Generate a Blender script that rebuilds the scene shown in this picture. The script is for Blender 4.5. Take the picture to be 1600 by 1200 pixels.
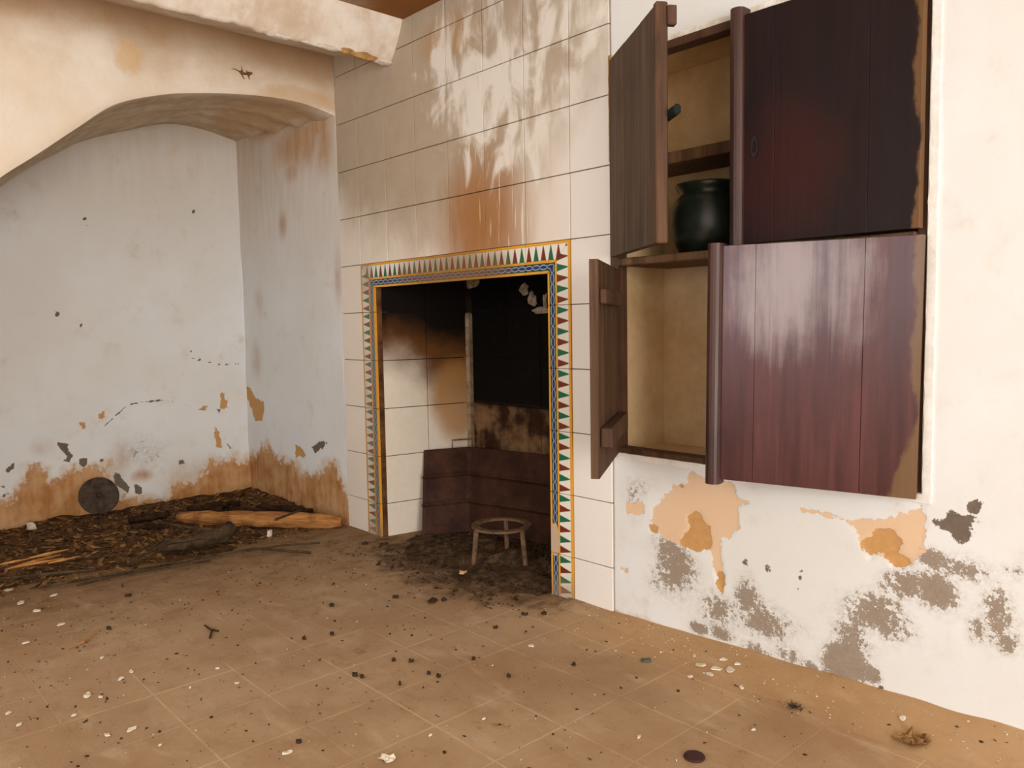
import bpy, bmesh, math, random
import numpy as np
from mathutils import Vector, Matrix, noise as mn
random.seed(7); rng = np.random.default_rng(11)
for o in list(bpy.data.objects): bpy.data.objects.remove(o, do_unlink=True)
S = bpy.context.scene; COL = S.collection

# ------------------------------------------------------------------ camera
CAM = np.array([2.8941, -1.8137, 0.8848])
CR = np.array([0.67728986, 0.73552604, -0.01673013]); CU = np.array([-0.04440801, 0.06356926, 0.99698891])
CF = np.array([-0.73437482, 0.67450752, -0.07571806]); FPX = 1242.0
cd = bpy.data.cameras.new('camera'); cd.sensor_width = 36; cd.lens = 36 * FPX / 1600; cd.clip_start = .02
cam = bpy.data.objects.new('camera', cd); COL.objects.link(cam); S.camera = cam
cam.matrix_world = Matrix(((CR[0], CU[0], -CF[0], CAM[0]), (CR[1], CU[1], -CF[1], CAM[1]), (CR[2], CU[2], -CF[2], CAM[2]), (0, 0, 0, 1)))

# ------------------------------------------------------------------ world, daylight, exposure
w = bpy.data.worlds.new('world'); S.world = w; w.use_nodes = True
w.node_tree.nodes['Background'].inputs[0].default_value = (.80, .90, 1, 1); w.node_tree.nodes['Background'].inputs[1].default_value = 1.2
def area(name, loc, rot, sx, sy, power, col):
    l = bpy.data.lights.new(name, 'AREA'); l.shape = 'RECTANGLE'; l.size = sx; l.size_y = sy; l.energy = power; l.color = col
    o = bpy.data.objects.new(name, l); COL.objects.link(o); o.location = loc; o.rotation_euler = rot; return o
area('window_daylight', (1.75, -3.46, 1.32), (math.radians(90), 0, 0), 2.5, 1.1, 32, (.95, .975, 1.0))
area('door_daylight', (5.76, -2.3, 1.0), (math.radians(90), 0, math.radians(90)), 1.6, 1.9, 175, (1.0, .97, .93))
S.view_settings.view_transform = 'Standard'; S.view_settings.look = 'None'; S.view_settings.gamma = 1
S.view_settings.use_curve_mapping = False; S.view_settings.exposure = -0.2

# ------------------------------------------------------------------ pixel -> surface helpers
def ray(u, v): return CF + CR * (u - 800) / FPX - CU * (v - 600) / FPX
def onp(u, v, ax, val):
    d = ray(u, v); return CAM + d * ((val - CAM[ax]) / d[ax])
XB = -1.17                                   # back wall of the alcove
XA = -0.17                                   # plane of the arch face
def W(u, v): p = onp(u, v, 1, 0); return (p[0], p[2])
def Bk(u, v): p = onp(u, v, 0, XB); return (p[1], p[2])
def Fl(u, v, z=0): p = onp(u, v, 2, z); return p

# ------------------------------------------------------------------ object helpers
def props(o, label=None, cat=None, group=None, kind=None):
    if label: o['label'] = label
    if cat: o['category'] = cat
    if group: o['group'] = group
    if kind: o['kind'] = kind
    return o
def empty(name, loc=(0, 0, 0), parent=None, rz=0):
    o = bpy.data.objects.new(name, None); COL.objects.link(o); o.location = loc; o.rotation_euler = (0, 0, rz); o.parent = parent
    o.empty_display_size = .02
    return o
def link(name, me, mat=None, parent=None, smooth=False):
    if mat and not me.materials: me.materials.append(mat)
    o = bpy.data.objects.new(name, me); COL.objects.link(o); o.parent = parent
    if smooth: me.polygons.foreach_set('use_smooth', [True] * len(me.polygons))
    return o
def bobj(name, bm, mat, parent=None, smooth=False):
    me = bpy.data.meshes.new(name); bm.normal_update(); bm.to_mesh(me); bm.free(); return link(name, me, mat, parent, smooth)
def pobj(name, v, f, mat, parent=None, smooth=False):
    me = bpy.data.meshes.new(name); me.from_pydata([tuple(map(float, p)) for p in v], [], f); me.update(); return link(name, me, mat, parent, smooth)
def box(bm, x0, x1, y0, y1, z0, z1, bev=0, seg=1):
    r = bmesh.ops.create_cube(bm, size=1); vs = r['verts']
    for p in vs: p.co = ((x0 + x1) / 2 + p.co.x * (x1 - x0), (y0 + y1) / 2 + p.co.y * (y1 - y0), (z0 + z1) / 2 + p.co.z * (z1 - z0))
    if bev:
        es = list({e for p in vs for e in p.link_edges}); bmesh.ops.bevel(bm, geom=es, offset=bev, segments=seg, affect='EDGES', profile=.5)
def boxo(name, a, mat, parent=None, bev=.0015):
    bm = bmesh.new(); box(bm, *a, bev=bev); return bobj(name, bm, mat, parent)
def tube(pts, rad, n=8, jit=0, seed=0):
    """swept tube with closed ends -> verts, faces"""
    pts = [Vector(p) for p in pts]; rs = rad if isinstance(rad, (list, tuple)) else [rad] * len(pts)
    r = random.Random(seed); V = []; Fc = []
    up = Vector((0, 0, 1))
    for i, p in enumerate(pts):
        t = (pts[min(i + 1, len(pts) - 1)] - pts[max(i - 1, 0)]).normalized()
        a = up if abs(t.z) < .9 else Vector((1, 0, 0))
        s = t.cross(a).normalized(); q = s.cross(t)
        for k in range(n):
            an = 2 * math.pi * k / n; rr = rs[i] * (1 + jit * (r.random() - .5))
            V.append(p + s * math.cos(an) * rr + q * math.sin(an) * rr)
    for i in range(len(pts) - 1):
        for k in range(n): Fc.append((i * n + k, i * n + (k + 1) % n, (i + 1) * n + (k + 1) % n, (i + 1) * n + k))
    Fc.append(tuple(range(n))[::-1]); Fc.append(tuple((len(pts) - 1) * n + k for k in range(n)))
    return V, Fc
def lathe(bm, prof, n=40):
    rings = [[bm.verts.new((r * math.cos(2 * math.pi * k / n), r * math.sin(2 * math.pi * k / n), z)) for k in range(n)] for r, z in prof]
    for a, b in zip(rings, rings[1:]):
        for k in range(n): bm.faces.new((a[k], a[(k + 1) % n], b[(k + 1) % n], b[k]))
    bm.faces.new(rings[0][::-1]); bm.faces.new(rings[-1])

# ------------------------------------------------------------------ material helpers
class NT:
    def __init__(s, name, rough=.8, spec=.3):
        s.m = bpy.data.materials.new(name); s.m.use_nodes = True; s.t = s.m.node_tree; s.b = s.t.nodes['Principled BSDF']
        s.b.inputs['Roughness'].default_value = rough; s.b.inputs['Specular IOR Level'].default_value = spec; s._pos = s._obj = None
    def n(s, t): return s.t.nodes.new(t)
    def put(s, sock, v):
        if isinstance(v, bpy.types.NodeSocket): s.t.links.new(v, sock)
        elif isinstance(v, (tuple, list)) and len(v) == 3 and sock.type == 'RGBA': sock.default_value = (*v, 1)
        else: sock.default_value = v
    def ma(s, op, a, b=0, c=None, clamp=False):
        x = s.n('ShaderNodeMath'); x.operation = op; x.use_clamp = clamp; s.put(x.inputs[0], a); s.put(x.inputs[1], b)
        if c is not None: s.put(x.inputs[2], c)
        return x.outputs[0]
    def add(s, a, b): return s.ma('ADD', a, b)
    def sub(s, a, b): return s.ma('SUBTRACT', a, b)
    def mul(s, a, b): return s.ma('MULTIPLY', a, b)
    def mix(s, f, a, b, mode='MIX'):
        x = s.n('ShaderNodeMix'); x.data_type = 'RGBA'; x.blend_type = mode; s.put(x.inputs[0], f); s.put(x.inputs[6], a); s.put(x.inputs[7], b); return x.outputs[2]
    def step(s, v, lo, hi, o0=0, o1=1):
        x = s.n('ShaderNodeMapRange'); x.interpolation_type = 'SMOOTHSTEP'; s.put(x.inputs[0], v)
        x.inputs[1].default_value = lo; x.inputs[2].default_value = hi; x.inputs[3].default_value = o0; x.inputs[4].default_value = o1; return x.outputs[0]
    @property
    def pos(s):
        if not s._pos: s._pos = s.n('ShaderNodeNewGeometry').outputs['Position']
        return s._pos
    @property
    def obj(s):
        if not s._obj: s._obj = s.n('ShaderNodeTexCoord').outputs['Object']
        return s._obj
    def xyz(s, v):
        x = s.n('ShaderNodeSeparateXYZ'); s.put(x.inputs[0], v); return x.outputs
    def scale(s, v, k):
        x = s.n('ShaderNodeVectorMath'); x.operation = 'MULTIPLY'; s.put(x.inputs[0], v); x.inputs[1].default_value = k; return x.outputs[0]
    def noise(s, v, sc, det=4, rough=.6, dist=0):
        x = s.n('ShaderNodeTexNoise'); s.put(x.inputs['Vector'], v); x.inputs['Scale'].default_value = sc; x.inputs['Detail'].default_value = det
        x.inputs['Roughness'].default_value = rough; x.inputs['Distortion'].default_value = dist; return x.outputs[0]
    def attr(s, name):
        x = s.n('ShaderNodeAttribute'); x.attribute_name = name; y = s.n('ShaderNodeSeparateColor'); s.put(y.inputs[0], x.outputs['Color']); return y.outputs
    def blob(s, a, b, ca, cb, ra, rb):
        """1 at the centre, 0 on the ellipse, negative outside"""
        d = s.add(s.ma('POWER', s.ma('ABSOLUTE', s.mul(s.sub(a, ca), 1 / ra)), 2), s.ma('POWER', s.ma('ABSOLUTE', s.mul(s.sub(b, cb), 1 / rb)), 2))
        return s.sub(1, d)
    def bump(s, h, st=.3, dist=.004):
        x = s.n('ShaderNodeBump'); x.inputs['Strength'].default_value = st; x.inputs['Distance'].default_value = dist; s.put(x.inputs['Height'], h); s.put(s.b.inputs['Normal'], x.outputs[0])
    def out(s, col, rough=None):
        s.put(s.b.inputs['Base Color'], col)
        if rough is not None: s.put(s.b.inputs['Roughness'], rough)
        return s.m

def mat_plaster():
    t = NT('plaster', .85, .2); p = t.pos
    a = t.attr('m1'); b = t.attr('m2')
    big = t.noise(p, 1.7, 4, .55); mid = t.noise(p, 9, 5, .6); fine = t.noise(p, 60, 5, .7); vfine = t.noise(p, 220, 3, .6)
    streak = t.noise(t.scale(p, (26, 26, 3)), 1, 4, .6)
    col = t.mix(t.step(big, .35, .68), (.755, .76, .76), (.71, .695, .66))
    col = t.mix(t.mul(t.step(mid, .5, .75), .35), col, (.66, .60, .52))
    edge = t.add(t.mul(t.sub(fine, .5), .45), t.add(t.mul(t.sub(mid, .5), .25), t.mul(t.sub(t.noise(p, 27, 4, .6), .5), .75)))
    # soft soot and damp stains
    st = t.step(t.add(b[1], t.mul(t.sub(t.noise(t.scale(p, (9, 9, 4)), 1, 5, .65), .5), t.mul(b[1], 1.9))), .05, .72)
    col = t.mix(st, col, (.40, .17, .05))
    col = t.mix(t.mul(b[2], t.step(streak, .3, .7, .5, 1)), col, (.60, .44, .29))
    # brown earth stain at the foot of the wall
    br = t.step(t.add(b[0], t.add(t.mul(t.sub(streak, .5), .8), t.mul(edge, 1.3))), .38, .66)
    halo = t.step(t.add(b[0], t.add(t.mul(t.sub(mid, .5), 1.1), t.mul(edge, .5))), .12, .5)
    col = t.mix(t.mul(halo, .55), col, (.62, .46, .30))
    brc = t.mix(t.step(t.add(t.mul(mid, .6), t.mul(streak, .4)), .36, .64), (.38, .16, .045), (.58, .34, .165))
    col = t.mix(br, col, brc)
    # bare grey render showing through in speckles
    g = t.step(t.add(a[2], t.add(t.mul(t.sub(fine, .5), 1.3), t.add(t.mul(t.sub(mid, .5), 1.1), t.mul(t.sub(vfine, .5), .6)))), .44, .60)
    haze = t.mul(t.step(t.add(a[2], t.mul(t.sub(mid, .5), .9)), .05, .55), t.step(t.add(fine, t.mul(t.sub(vfine, .5), .6)), .32, .62))
    col = t.mix(t.mul(haze, .55), col, (.40, .34, .28))
    gc = t.mix(fine, (.20, .15, .11), (.40, .325, .255))
    col = t.mix(g, col, gc)
    pe = t.step(t.add(a[0], t.mul(edge, .9)), .485, .515)
    col = t.mix(pe, col, t.mix(big, (.74, .54, .37), (.70, .47, .29)))
    oc = t.step(t.add(a[1], t.mul(edge, .9)), .485, .515)
    col = t.mix(oc, col, t.mix(fine, (.42, .21, .07), (.66, .38, .15)))
    dk = t.step(t.add(t.attr('m3')[0], t.mul(edge, 1.1)), .48, .53)
    col = t.mix(dk, col, t.mix(fine, (.10, .075, .055), (.22, .17, .13)))
    h = t.sub(t.add(t.mul(mid, .5), t.add(t.mul(fine, .25), t.mul(vfine, .08))), t.add(t.mul(t.add(pe, oc), .35), t.mul(t.add(g, dk), .25)))
    t.bump(h, .55, .005)
    return t.out(col)
def mat_tile():
    t = NT('white_glazed_tile', .3, .4); x, y, z = t.xyz(t.pos); p = t.pos
    big = t.noise(p, 3, 4, .6); streak = t.noise(t.scale(p, (13, 13, 3.2)), 1, 5, .6, .5); mid = t.noise(p, 11, 5, .6)
    col = t.mix(big, (.80, .72, .63), (.76, .66, .55))
    col = t.mix(t.step(x, 1.0, 1.3), col, (.84, .79, .74))
    A = t.add(t.blob(x, z, .47, 1.84, .90, .64), t.add(t.mul(t.sub(big, .5), .9), t.mul(t.sub(streak, .5), .5)))
    col = t.mix(t.mul(t.step(A, -.35, .45), .92), col, t.mix(mid, (.35, .265, .175), (.48, .38, .28)))
    Bm = t.add(t.blob(x, z, .78, 1.20, .30, .36), t.mul(t.sub(streak, .5), .45))
    col = t.mix(t.mul(t.step(Bm, -.1, 1.1), .95), col, (.34, .135, .028))
    B2 = t.add(t.blob(x, z, .62, 1.90, .22, .10), t.mul(t.sub(mid, .5), .9))
    col = t.mix(t.mul(t.step(B2, 0, .9), .7), col, (.45, .26, .11))
    # limewash smears and drips
    wr = t.add(t.blob(x, z, .90, 1.75, .48, .48), 0)
    wm = t.add(t.mul(t.step(wr, -.4, .6), .30), t.add(t.mul(streak, .56), t.mul(t.noise(t.scale(p, (7, 7, 5)), 1, 4, .55, 1.0), .70)))
    wsh = t.step(wm, .84, 1.02)
    col = t.mix(t.mul(wsh, .85), col, (.82, .77, .70))
    drip = t.mul(t.step(t.noise(t.scale(p, (75, 75, 3)), 1, 2, .5), .63, .68), t.step(t.blob(x, z, .9, 1.35, .28, .3), 0, .4))
    col = t.mix(t.mul(drip, .8), col, (.80, .72, .60))
    t.bump(t.add(t.mul(mid, .3), wsh), .15, .002)
    return t.out(col, t.step(t.add(wsh, t.step(A, 0, .6)), 0, 1, .28, .65))
def mat_grout():
    t = NT('tile_joint', .95, .1); x, y, z = t.xyz(t.pos)
    hide = t.step(t.add(t.blob(x, z, -.05, 1.95, .65, .62), t.mul(t.sub(t.noise(t.pos, 5, 3), .5), .8)), -.1, .35)
    return t.out(t.mix(hide, (.10, .055, .03), (.56, .43, .31)))
def mat_chamber():
    t = NT('sooty_hearth_tile', .7, .12); x, y, z = t.xyz(t.pos); p = t.pos
    n = t.noise(p, 7, 5, .6); fine = t.noise(p, 40, 4, .6); streak = t.noise(t.scale(p, (20, 20, 4)), 1, 4, .6)
    zz = t.add(z, t.mul(t.sub(n, .5), .16))
    col = t.mix(fine, (.78, .69, .57), (.70, .60, .48))
    deep = t.step(y, .10, .30)                                   # soot grows towards the back corner
    br = t.step(t.add(zz, t.mul(deep, .15)), .62, .86)
    col = t.mix(br, col, (.13, .050, .012))
    o2 = t.step(t.add(t.blob(y, z, .36, .56, .16, .22), t.mul(t.sub(n, .5), .6)), 0, .8)
    col = t.mix(t.mul(o2, .85), col, (.44, .22, .07))
    col = t.mix(t.step(t.add(zz, t.mul(deep, .06)), .78, .95), col, (.006, .003, .0015))
    back = t.step(y, .40, .415)
    bc = t.mix(t.step(t.add(n, t.mul(streak, .35)), .55, .82), (.030, .012, .005), (.22, .125, .06))
    bc = t.mix(t.step(t.add(z, t.mul(t.sub(n, .5), .05)), .52, .555), bc, t.mix(t.step(fine, .55, .8), (.003, .0018, .0012), (.012, .009, .006)))
    col = t.mix(back, col, bc)
    t.bump(fine, .2, .002)
    return t.out(col)
def mat_border():
    t = NT('painted_border_tile', .32, .4); u = t.n('ShaderNodeUVMap').outputs[0]; uu, v, _ = t.xyz(u); x, y, z = t.xyz(t.pos)
    p = t.mul(uu, 30); i = t.ma('FLOOR', p); f = t.ma('FRACT', p); par = t.ma('MODULO', i, 2)
    wn = t.mul(t.sub(t.noise(t.pos, 40, 3), .5), .03); v = t.add(v, wn)
    yel = (.76, .36, .035); white = (.80, .76, .68)
    tt = t.mul(t.sub(v, .10), 1 / .48)
    hw = t.add(t.mul(tt, .34), t.mul(t.ma('FRACT', t.mul(tt, 9)), .075))
    tri = t.ma('LESS_THAN', t.ma('ABSOLUTE', t.sub(f, .5)), hw)
    col = t.mix(tri, white, t.mix(par, (.010, .135, .065), (.17, .028, .010)))
    cw = t.ma('ABSOLUTE', t.mul(t.sub(v, .785), 8)); al = t.mul(t.ma('POWER', t.ma('ABSOLUTE', t.ma('SINE', t.mul(p, math.pi))), .45), .56)
    inn = t.ma('LESS_THAN', cw, al); ln = t.ma('LESS_THAN', t.ma('ABSOLUTE', t.sub(cw, al)), .13)
    ch = t.mix(t.ma('GREATER_THAN', cw, .72), (.012, .018, .05), (.016, .085, .045))
    ch = t.mix(inn, ch, t.mix(t.noise(t.pos, 9, 2), (.012, .024, .08), (.016, .045, .20))); ch = t.mix(ln, ch, (.36, .42, .50))
    col = t.mix(t.ma('GREATER_THAN', v, .58), col, yel); col = t.mix(t.ma('GREATER_THAN', v, .66), col, ch); col = t.mix(t.ma('GREATER_THAN', v, .91), col, yel)
    col = t.mix(t.ma('LESS_THAN', v, .10), col, yel)
    n = t.noise(t.pos, 8, 4); so = t.step(t.add(t.blob(x, z, .62, 1.08, .42, .12), t.mul(t.sub(n, .5), .9)), 0, 1)
    col = t.mix(t.mul(so, .72), col, (.20, .095, .03))
    so2 = t.mul(t.step(x, .12, .05), t.step(n, .3, .7, .25, .6)); col = t.mix(so2, col, (.33, .22, .12))
    chip = t.step(t.add(t.mul(t.blob(x, z, 1.118, .185, .022, .055), 1), t.mul(t.sub(t.noise(t.pos, 50, 3), .5), .7)), -.05, .05)
    col = t.mix(chip, col, (.55, .40, .27))
    low = t.step(t.add(z, t.mul(t.sub(n, .5), .1)), .09, .02); col = t.mix(t.mul(low, .6), col, (.32, .22, .13))
    return t.out(col)
def mat_wood(name, c0, c1, rough, spec=.4, sheen_wear=None, grain=26, raw=None, red=None, coat=0):
    t = NT(name, rough, spec); o = t.obj; x, y, z = t.xyz(o)
    g = t.noise(t.scale(o, (grain, grain, 1.6)), 1, 6, .65, .4); g2 = t.noise(t.scale(o, (grain * 4, grain * 4, 3)), 1, 4, .6); m = t.noise(o, 6, 4, .6)
    col = t.mix(t.step(t.add(t.mul(g, .7), t.mul(g2, .3)), .32, .68), c0, c1)
    col = t.mix(t.mul(t.step(m, .5, .75), .4), col, tuple(k * .5 for k in c0))
    ro = t.step(g, .3, .7, rough - .07, rough + .1)
    if red:
        f = t.step(t.add(t.blob(x, z, *red[:4]), t.mul(t.sub(m, .5), 1.3)), 0, 1); col = t.mix(t.mul(f, .6), col, red[4])
    if sheen_wear:  # pale patch: reflected sheen put into the colour, mixed with worn varnish
        f = t.add(t.blob(x, z, *sheen_wear[:4]), t.add(t.mul(t.sub(g, .5), 2.6), t.mul(t.sub(m, .5), 1.4)))
        f = t.step(f, .05, 1.35); col = t.mix(t.mul(f, .62), col, sheen_wear[4]); ro = t.add(ro, t.mul(f, .12))
    if raw:                                                       # varnish worn away along the hinge edge
        f = t.step(t.add(t.add(x, t.mul(t.step(z, .16, 0), raw[2])), t.mul(t.sub(t.noise(t.scale(o, (14, 14, 7)), 1, 5), .5), .07)), raw[0], raw[1])
        col = t.mix(f, col, t.mix(g, (.085, .038, .014), (.20, .105, .042)))
    t.bump(t.add(g, t.mul(g2, .5)), .35, .0025)
    if coat: t.b.inputs['Coat Weight'].default_value = coat; t.b.inputs['Coat Roughness'].default_value = .25
    return t.out(col, ro)
def mat_mottle(name, c0, c1, sc=12, rough=.85, spec=.2, bump=.4, obj=False, det=5):
    t = NT(name, rough, spec); p = t.obj if obj else t.pos; n = t.noise(p, sc, det, .65); f = t.noise(p, sc * 6, 3, .6)
    t.bump(t.add(n, t.mul(f, .4)), bump, .004); return t.out(t.mix(t.step(t.add(t.mul(n, .75), t.mul(f, .25)), .33, .67), c0, c1))
def mat_floor(name, joint=False):
    t = NT(name, .9, .15); p = t.pos; x, y, z = t.xyz(p)
    big = t.noise(p, 2.3, 5, .6); mid = t.noise(p, 11, 6, .68, .4); fine = t.noise(p, 70, 4, .65); rub = t.noise(t.scale(p, (5, 12, 1)), 1, 5, .6, .5)
    col = t.mix(t.step(big, .3, .7), (.33, .20, .108), (.43, .29, .172))
    col = t.mix(t.mul(t.step(mid, .48, .75), .6), col, (.30, .17, .08))
    col = t.mix(t.mul(t.step(rub, .52, .74), .5), col, (.52, .385, .255))
    col = t.mix(t.mul(t.step(fine, .56, .75), .35), col, (.22, .12, .055))
    sand = t.step(t.add(t.add(t.mul(y, 3.2), 1.25), t.mul(t.sub(big, .5), 1.2)), .2, 1)
    col = t.mix(t.mul(t.mul(sand, t.step(x, 1.15, 1.5)), .36), col, (.55, .315, .125))
    dirt = t.step(t.add(t.sub(.55, x), t.add(t.mul(t.sub(mid, .5), 1.2), t.mul(t.sub(big, .5), .9))), 0, 1.1)
    col = t.mix(t.mul(dirt, .9), col, (.15, .075, .028))
    ash = t.step(t.add(t.blob(x, y, .68, .02, .62, .34), t.mul(t.sub(mid, .5), 2.2)), -.1, .9); col = t.mix(t.mul(ash, .85), col, (.07, .035, .015))
    spots = t.step(t.noise(p, 5.3, 5, .7), .64, .72); col = t.mix(t.mul(spots, .7), col, (.24, .11, .035))
    if joint: col = t.mix(t.mul(t.mul(t.step(x, .5, 1.0), t.step(big, .40, .60)), t.step(mid, .3, .6, .1, .6)), col, (.60, .46, .31))
    t.bump(t.add(t.mul(mid, .6), t.mul(fine, .4)), .35, .004); return t.out(col)
def mat_ceiling():
    t = NT('stained_ceiling', .9, .15); x, y, z = t.xyz(t.pos); n = t.noise(t.pos, 5, 5, .6)
    f = t.step(t.add(t.blob(x, y, .75, -.02, .62, .42), t.mul(t.sub(n, .5), .8)), -.1, .6)
    return t.out(t.mix(f, t.mix(n, (.74, .66, .56), (.66, .55, .43)), (.26, .11, .03)))
def mat_intrados():
    t = NT('arch_plaster', .88, .2); x, y, z = t.xyz(t.pos); p = t.pos
    n = t.noise(p, 4, 5, .6); m = t.noise(p, 14, 5, .65); f = t.noise(p, 60, 4)
    col = t.mix(t.step(n, .3, .7), (.80, .73, .63), (.74, .62, .48))
    up = t.mul(t.step(t.add(z, t.mul(t.sub(n, .5), .22)), 1.76, 2.03), t.step(x, -.25, -.19))        # smoke stain under the beam, with the beam's shadow painted in
    col = t.mix(t.mul(up, .85), col, (.40, .235, .11))
    inside = t.step(x, -.185, -.26); col = t.mix(t.mul(inside, t.step(m, .25, .7, .35, .9)), col, (.46, .33, .20))
    pat = t.step(t.add(t.blob(y, z, -.83, 1.86, .06, .07), t.mul(t.sub(m, .5), 1.5)), 0, .8); col = t.mix(t.mul(pat, .6), col, (.62, .38, .16))
    pat = t.step(t.add(t.blob(y, z, -.17, 1.83, .22, .055), t.mul(t.sub(m, .5), 1.8)), 0, .8); col = t.mix(t.mul(pat, .55), col, (.55, .33, .15))
    t.bump(t.add(n, t.add(t.mul(m, .5), t.mul(f, .15))), .5, .008); return t.out(col)
def flat(name, c, rough=.8, spec=.2, metal=0):
    t = NT(name, rough, spec); t.b.inputs['Metallic'].default_value = metal; n = t.noise(t.obj, 30, 4)
    return t.out(t.mix(n, tuple(k * .7 for k in c), tuple(min(1, k * 1.25) for k in c)))
PL = mat_plaster(); TILE = mat_tile(); GROUT = mat_grout(); CH = mat_chamber(); BORD = mat_border()
FLT = mat_floor('dusty_floor_tile'); FLJ = mat_floor('dusty_floor_joint', True); CEIL = mat_ceiling(); ARCH = mat_intrados()

# ------------------------------------------------------------------ stain fields for the plaster walls
def polyfield(P, X, Z, wd=.03):
    """0.5 on the outline, rising inside, falling outside, over wd metres"""
    P = np.array(P); out = np.zeros(X.shape)
    lo = P.min(0) - wd; hi = P.max(0) + wd; m = (X > lo[0]) & (X < hi[0]) & (Z > lo[1]) & (Z < hi[1])
    if not m.any(): return out
    x = X[m]; z = Z[m]; d = np.full(x.shape, 9.); ins = np.zeros(x.shape, bool)
    for a, b in zip(P, np.roll(P, -1, 0)):
        e = b - a; tt = np.clip(((x - a[0]) * e[0] + (z - a[1]) * e[1]) / (e @ e + 1e-12), 0, 1)
        d = np.minimum(d, np.hypot(x - a[0] - tt * e[0], z - a[1] - tt * e[1]))
        c = (a[1] > z) != (b[1] > z); ins ^= c & (x < (b[0] - a[0]) * (z - a[1]) / (b[1] - a[1] + 1e-12) + a[0])
    out[m] = np.clip(.5 + np.where(ins, d, -d) / (2 * wd), 0, 1); return out
def linefield(P, X, Z, wd, hw):
    P = np.array(P); d = np.full(X.shape, 9.)
    for a, b in zip(P[:-1], P[1:]):
        e = b - a; tt = np.clip(((X - a[0]) * e[0] + (Z - a[1]) * e[1]) / (e @ e + 1e-12), 0, 1)
        d = np.minimum(d, np.hypot(X - a[0] - tt * e[0], Z - a[1] - tt * e[1]))
    return np.clip(.5 + (hw - d) / (2 * wd), 0, 1)
def gblob(c, r, X, Z): return np.exp(-(((X - c[0]) / r[0]) ** 2 + ((Z - c[1]) / r[1]) ** 2))
Z8 = lambda L: [(900 + .4375 * a, 720 + .4375 * b) for a, b in L]
Z2 = lambda L: [(.35 * a, 560 + .35 * b) for a, b in L]
Z1 = lambda L: [(.35 * a, .35 * b) for a, b in L]
peach = [Z8([(400, 45), (555, 75), (585, 135), (625, 150), (580, 165), (578, 240), (555, 280), (515, 285), (520, 340), (528, 400), (520, 475), (492, 405), (480, 325), (420, 325), (372, 300), (300, 265), (265, 215), (280, 160), (350, 90), (400, 78)]),
         Z8([(800, 172), (870, 183), (960, 204), (1080, 210), (1180, 188), (1240, 152), (1255, 220), (1235, 320), (1195, 382), (1130, 386), (1110, 340), (1045, 356), (1010, 290), (985, 235), (940, 212), (870, 192), (800, 180)]),
         Z8([(160, 380), (185, 385), (183, 410)]), Z8([(178, 150), (240, 150), (245, 190), (180, 190)])]
ochre = [Z8([(395, 195), (440, 180), (475, 235), (485, 290), (475, 326), (410, 323), (372, 297), (385, 260), (400, 240)]),
         Z8([(257, 225), (290, 235), (292, 264), (268, 256)]), Z8([(492, 400), (528, 393), (532, 430), (520, 476), (503, 440)]),
         Z8([(1015, 290), (1075, 245), (1130, 245), (1165, 300), (1155, 325), (1195, 350), (1190, 382), (1130, 387), (1120, 345), (1085, 335), (1045, 357)]),
         Z8([(368, 90), (385, 88), (382, 100), (370, 100)]),
         Z2([(1100, 128), (1115, 130), (1140, 175), (1178, 195), (1180, 235), (1172, 277), (1140, 280), (1125, 220), (1100, 180)]),
         Z2([(1315, 388), (1335, 395), (1368, 436), (1318, 442)])]
greysolid = [Z8([(1260, 215), (1310, 205), (1355, 180), (1390, 190), (1430, 130), (1442, 160), (1415, 235), (1405, 285), (1360, 298), (1330, 265), (1290, 235)]),
             Z8([(596, 335), (606, 335), (608, 376), (598, 372)]), Z8([(788, 395), (803, 395), (808, 432), (800, 428)]), Z8([(685, 378), (691, 378), (690, 445), (685, 440)]),
             Z8([(780, 458), (802, 458), (800, 480), (782, 478)]), Z8([(1078, 805), (1096, 805), (1094, 816), (1080, 816)]),
             Z2([(1385, 395), (1420, 380), (1457, 373), (1440, 405), (1410, 422)]), [(1557, 436), (1566, 437), (1576, 448), (1566, 445)]]
greyblob = [(345, 380, 80, 110, .8), (510, 540, 70, 70, .75), (610, 490, 55, 60, .75), (690, 580, 120, 70, .7), (1060, 560, 120, 80, .8), (1000, 640, 80, 90, .7), (965, 725, 85, 65, 1.15), (1060, 765, 28, 32, 1.2),
            (1180, 440, 90, 55, .85), (1275, 470, 80, 65, .9), (1400, 385, 90, 50, .75), (1500, 560, 60, 110, .78), (1540, 655, 45, 45, .85), (440, 600, 35, 20, 1.0), (520, 620, 45, 25, 1.0), (640, 680, 60, 30, .8),
            (760, 690, 60, 40, .65), (840, 740, 60, 25, .7), (210, 130, 40, 60, .55), (1270, 355, 60, 40, .8), (1430, 600, 35, 60, .7), (1560, 400, 60, 30, .55), (1120, 420, 30, 30, .8)]
back_ochre = [Z2([(988, 155), (1003, 157), (1005, 185), (1020, 190), (1015, 220), (988, 222)]), Z2([(955, 300), (970, 310), (985, 370), (990, 412), (968, 395), (953, 340)]), Z2([(440, 250), (470, 235), (465, 265), (442, 268)]),
              Z2([(900, 218), (925, 215), (920, 230), (902, 230)]), Z2([(362, 288), (382, 288), (380, 318), (365, 316)])]
back_dark = [Z2(L) for L in ([(258, 375), (305, 383), (310, 415), (327, 435), (312, 466), (280, 460), (300, 440), (270, 405)], [(345, 450), (390, 445), (392, 465), (375, 486), (350, 470)],
             [(511, 510), (535, 513), (555, 550), (577, 580), (572, 602), (545, 575), (513, 572)], [(598, 560), (637, 570), (634, 602), (603, 607)], [(28, 500), (66, 458), (60, 490), (33, 515)], [(0, 568), (20, 566), (20, 578), (0, 580)],
             [(800, 452), (815, 444), (830, 470), (798, 472)], [(443, 446), (464, 450), (461, 462), (445, 462)], [(10, 605), (28, 605), (24, 620), (12, 620)], [(970, 225), (985, 230), (980, 250), (972, 242)])]
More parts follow.
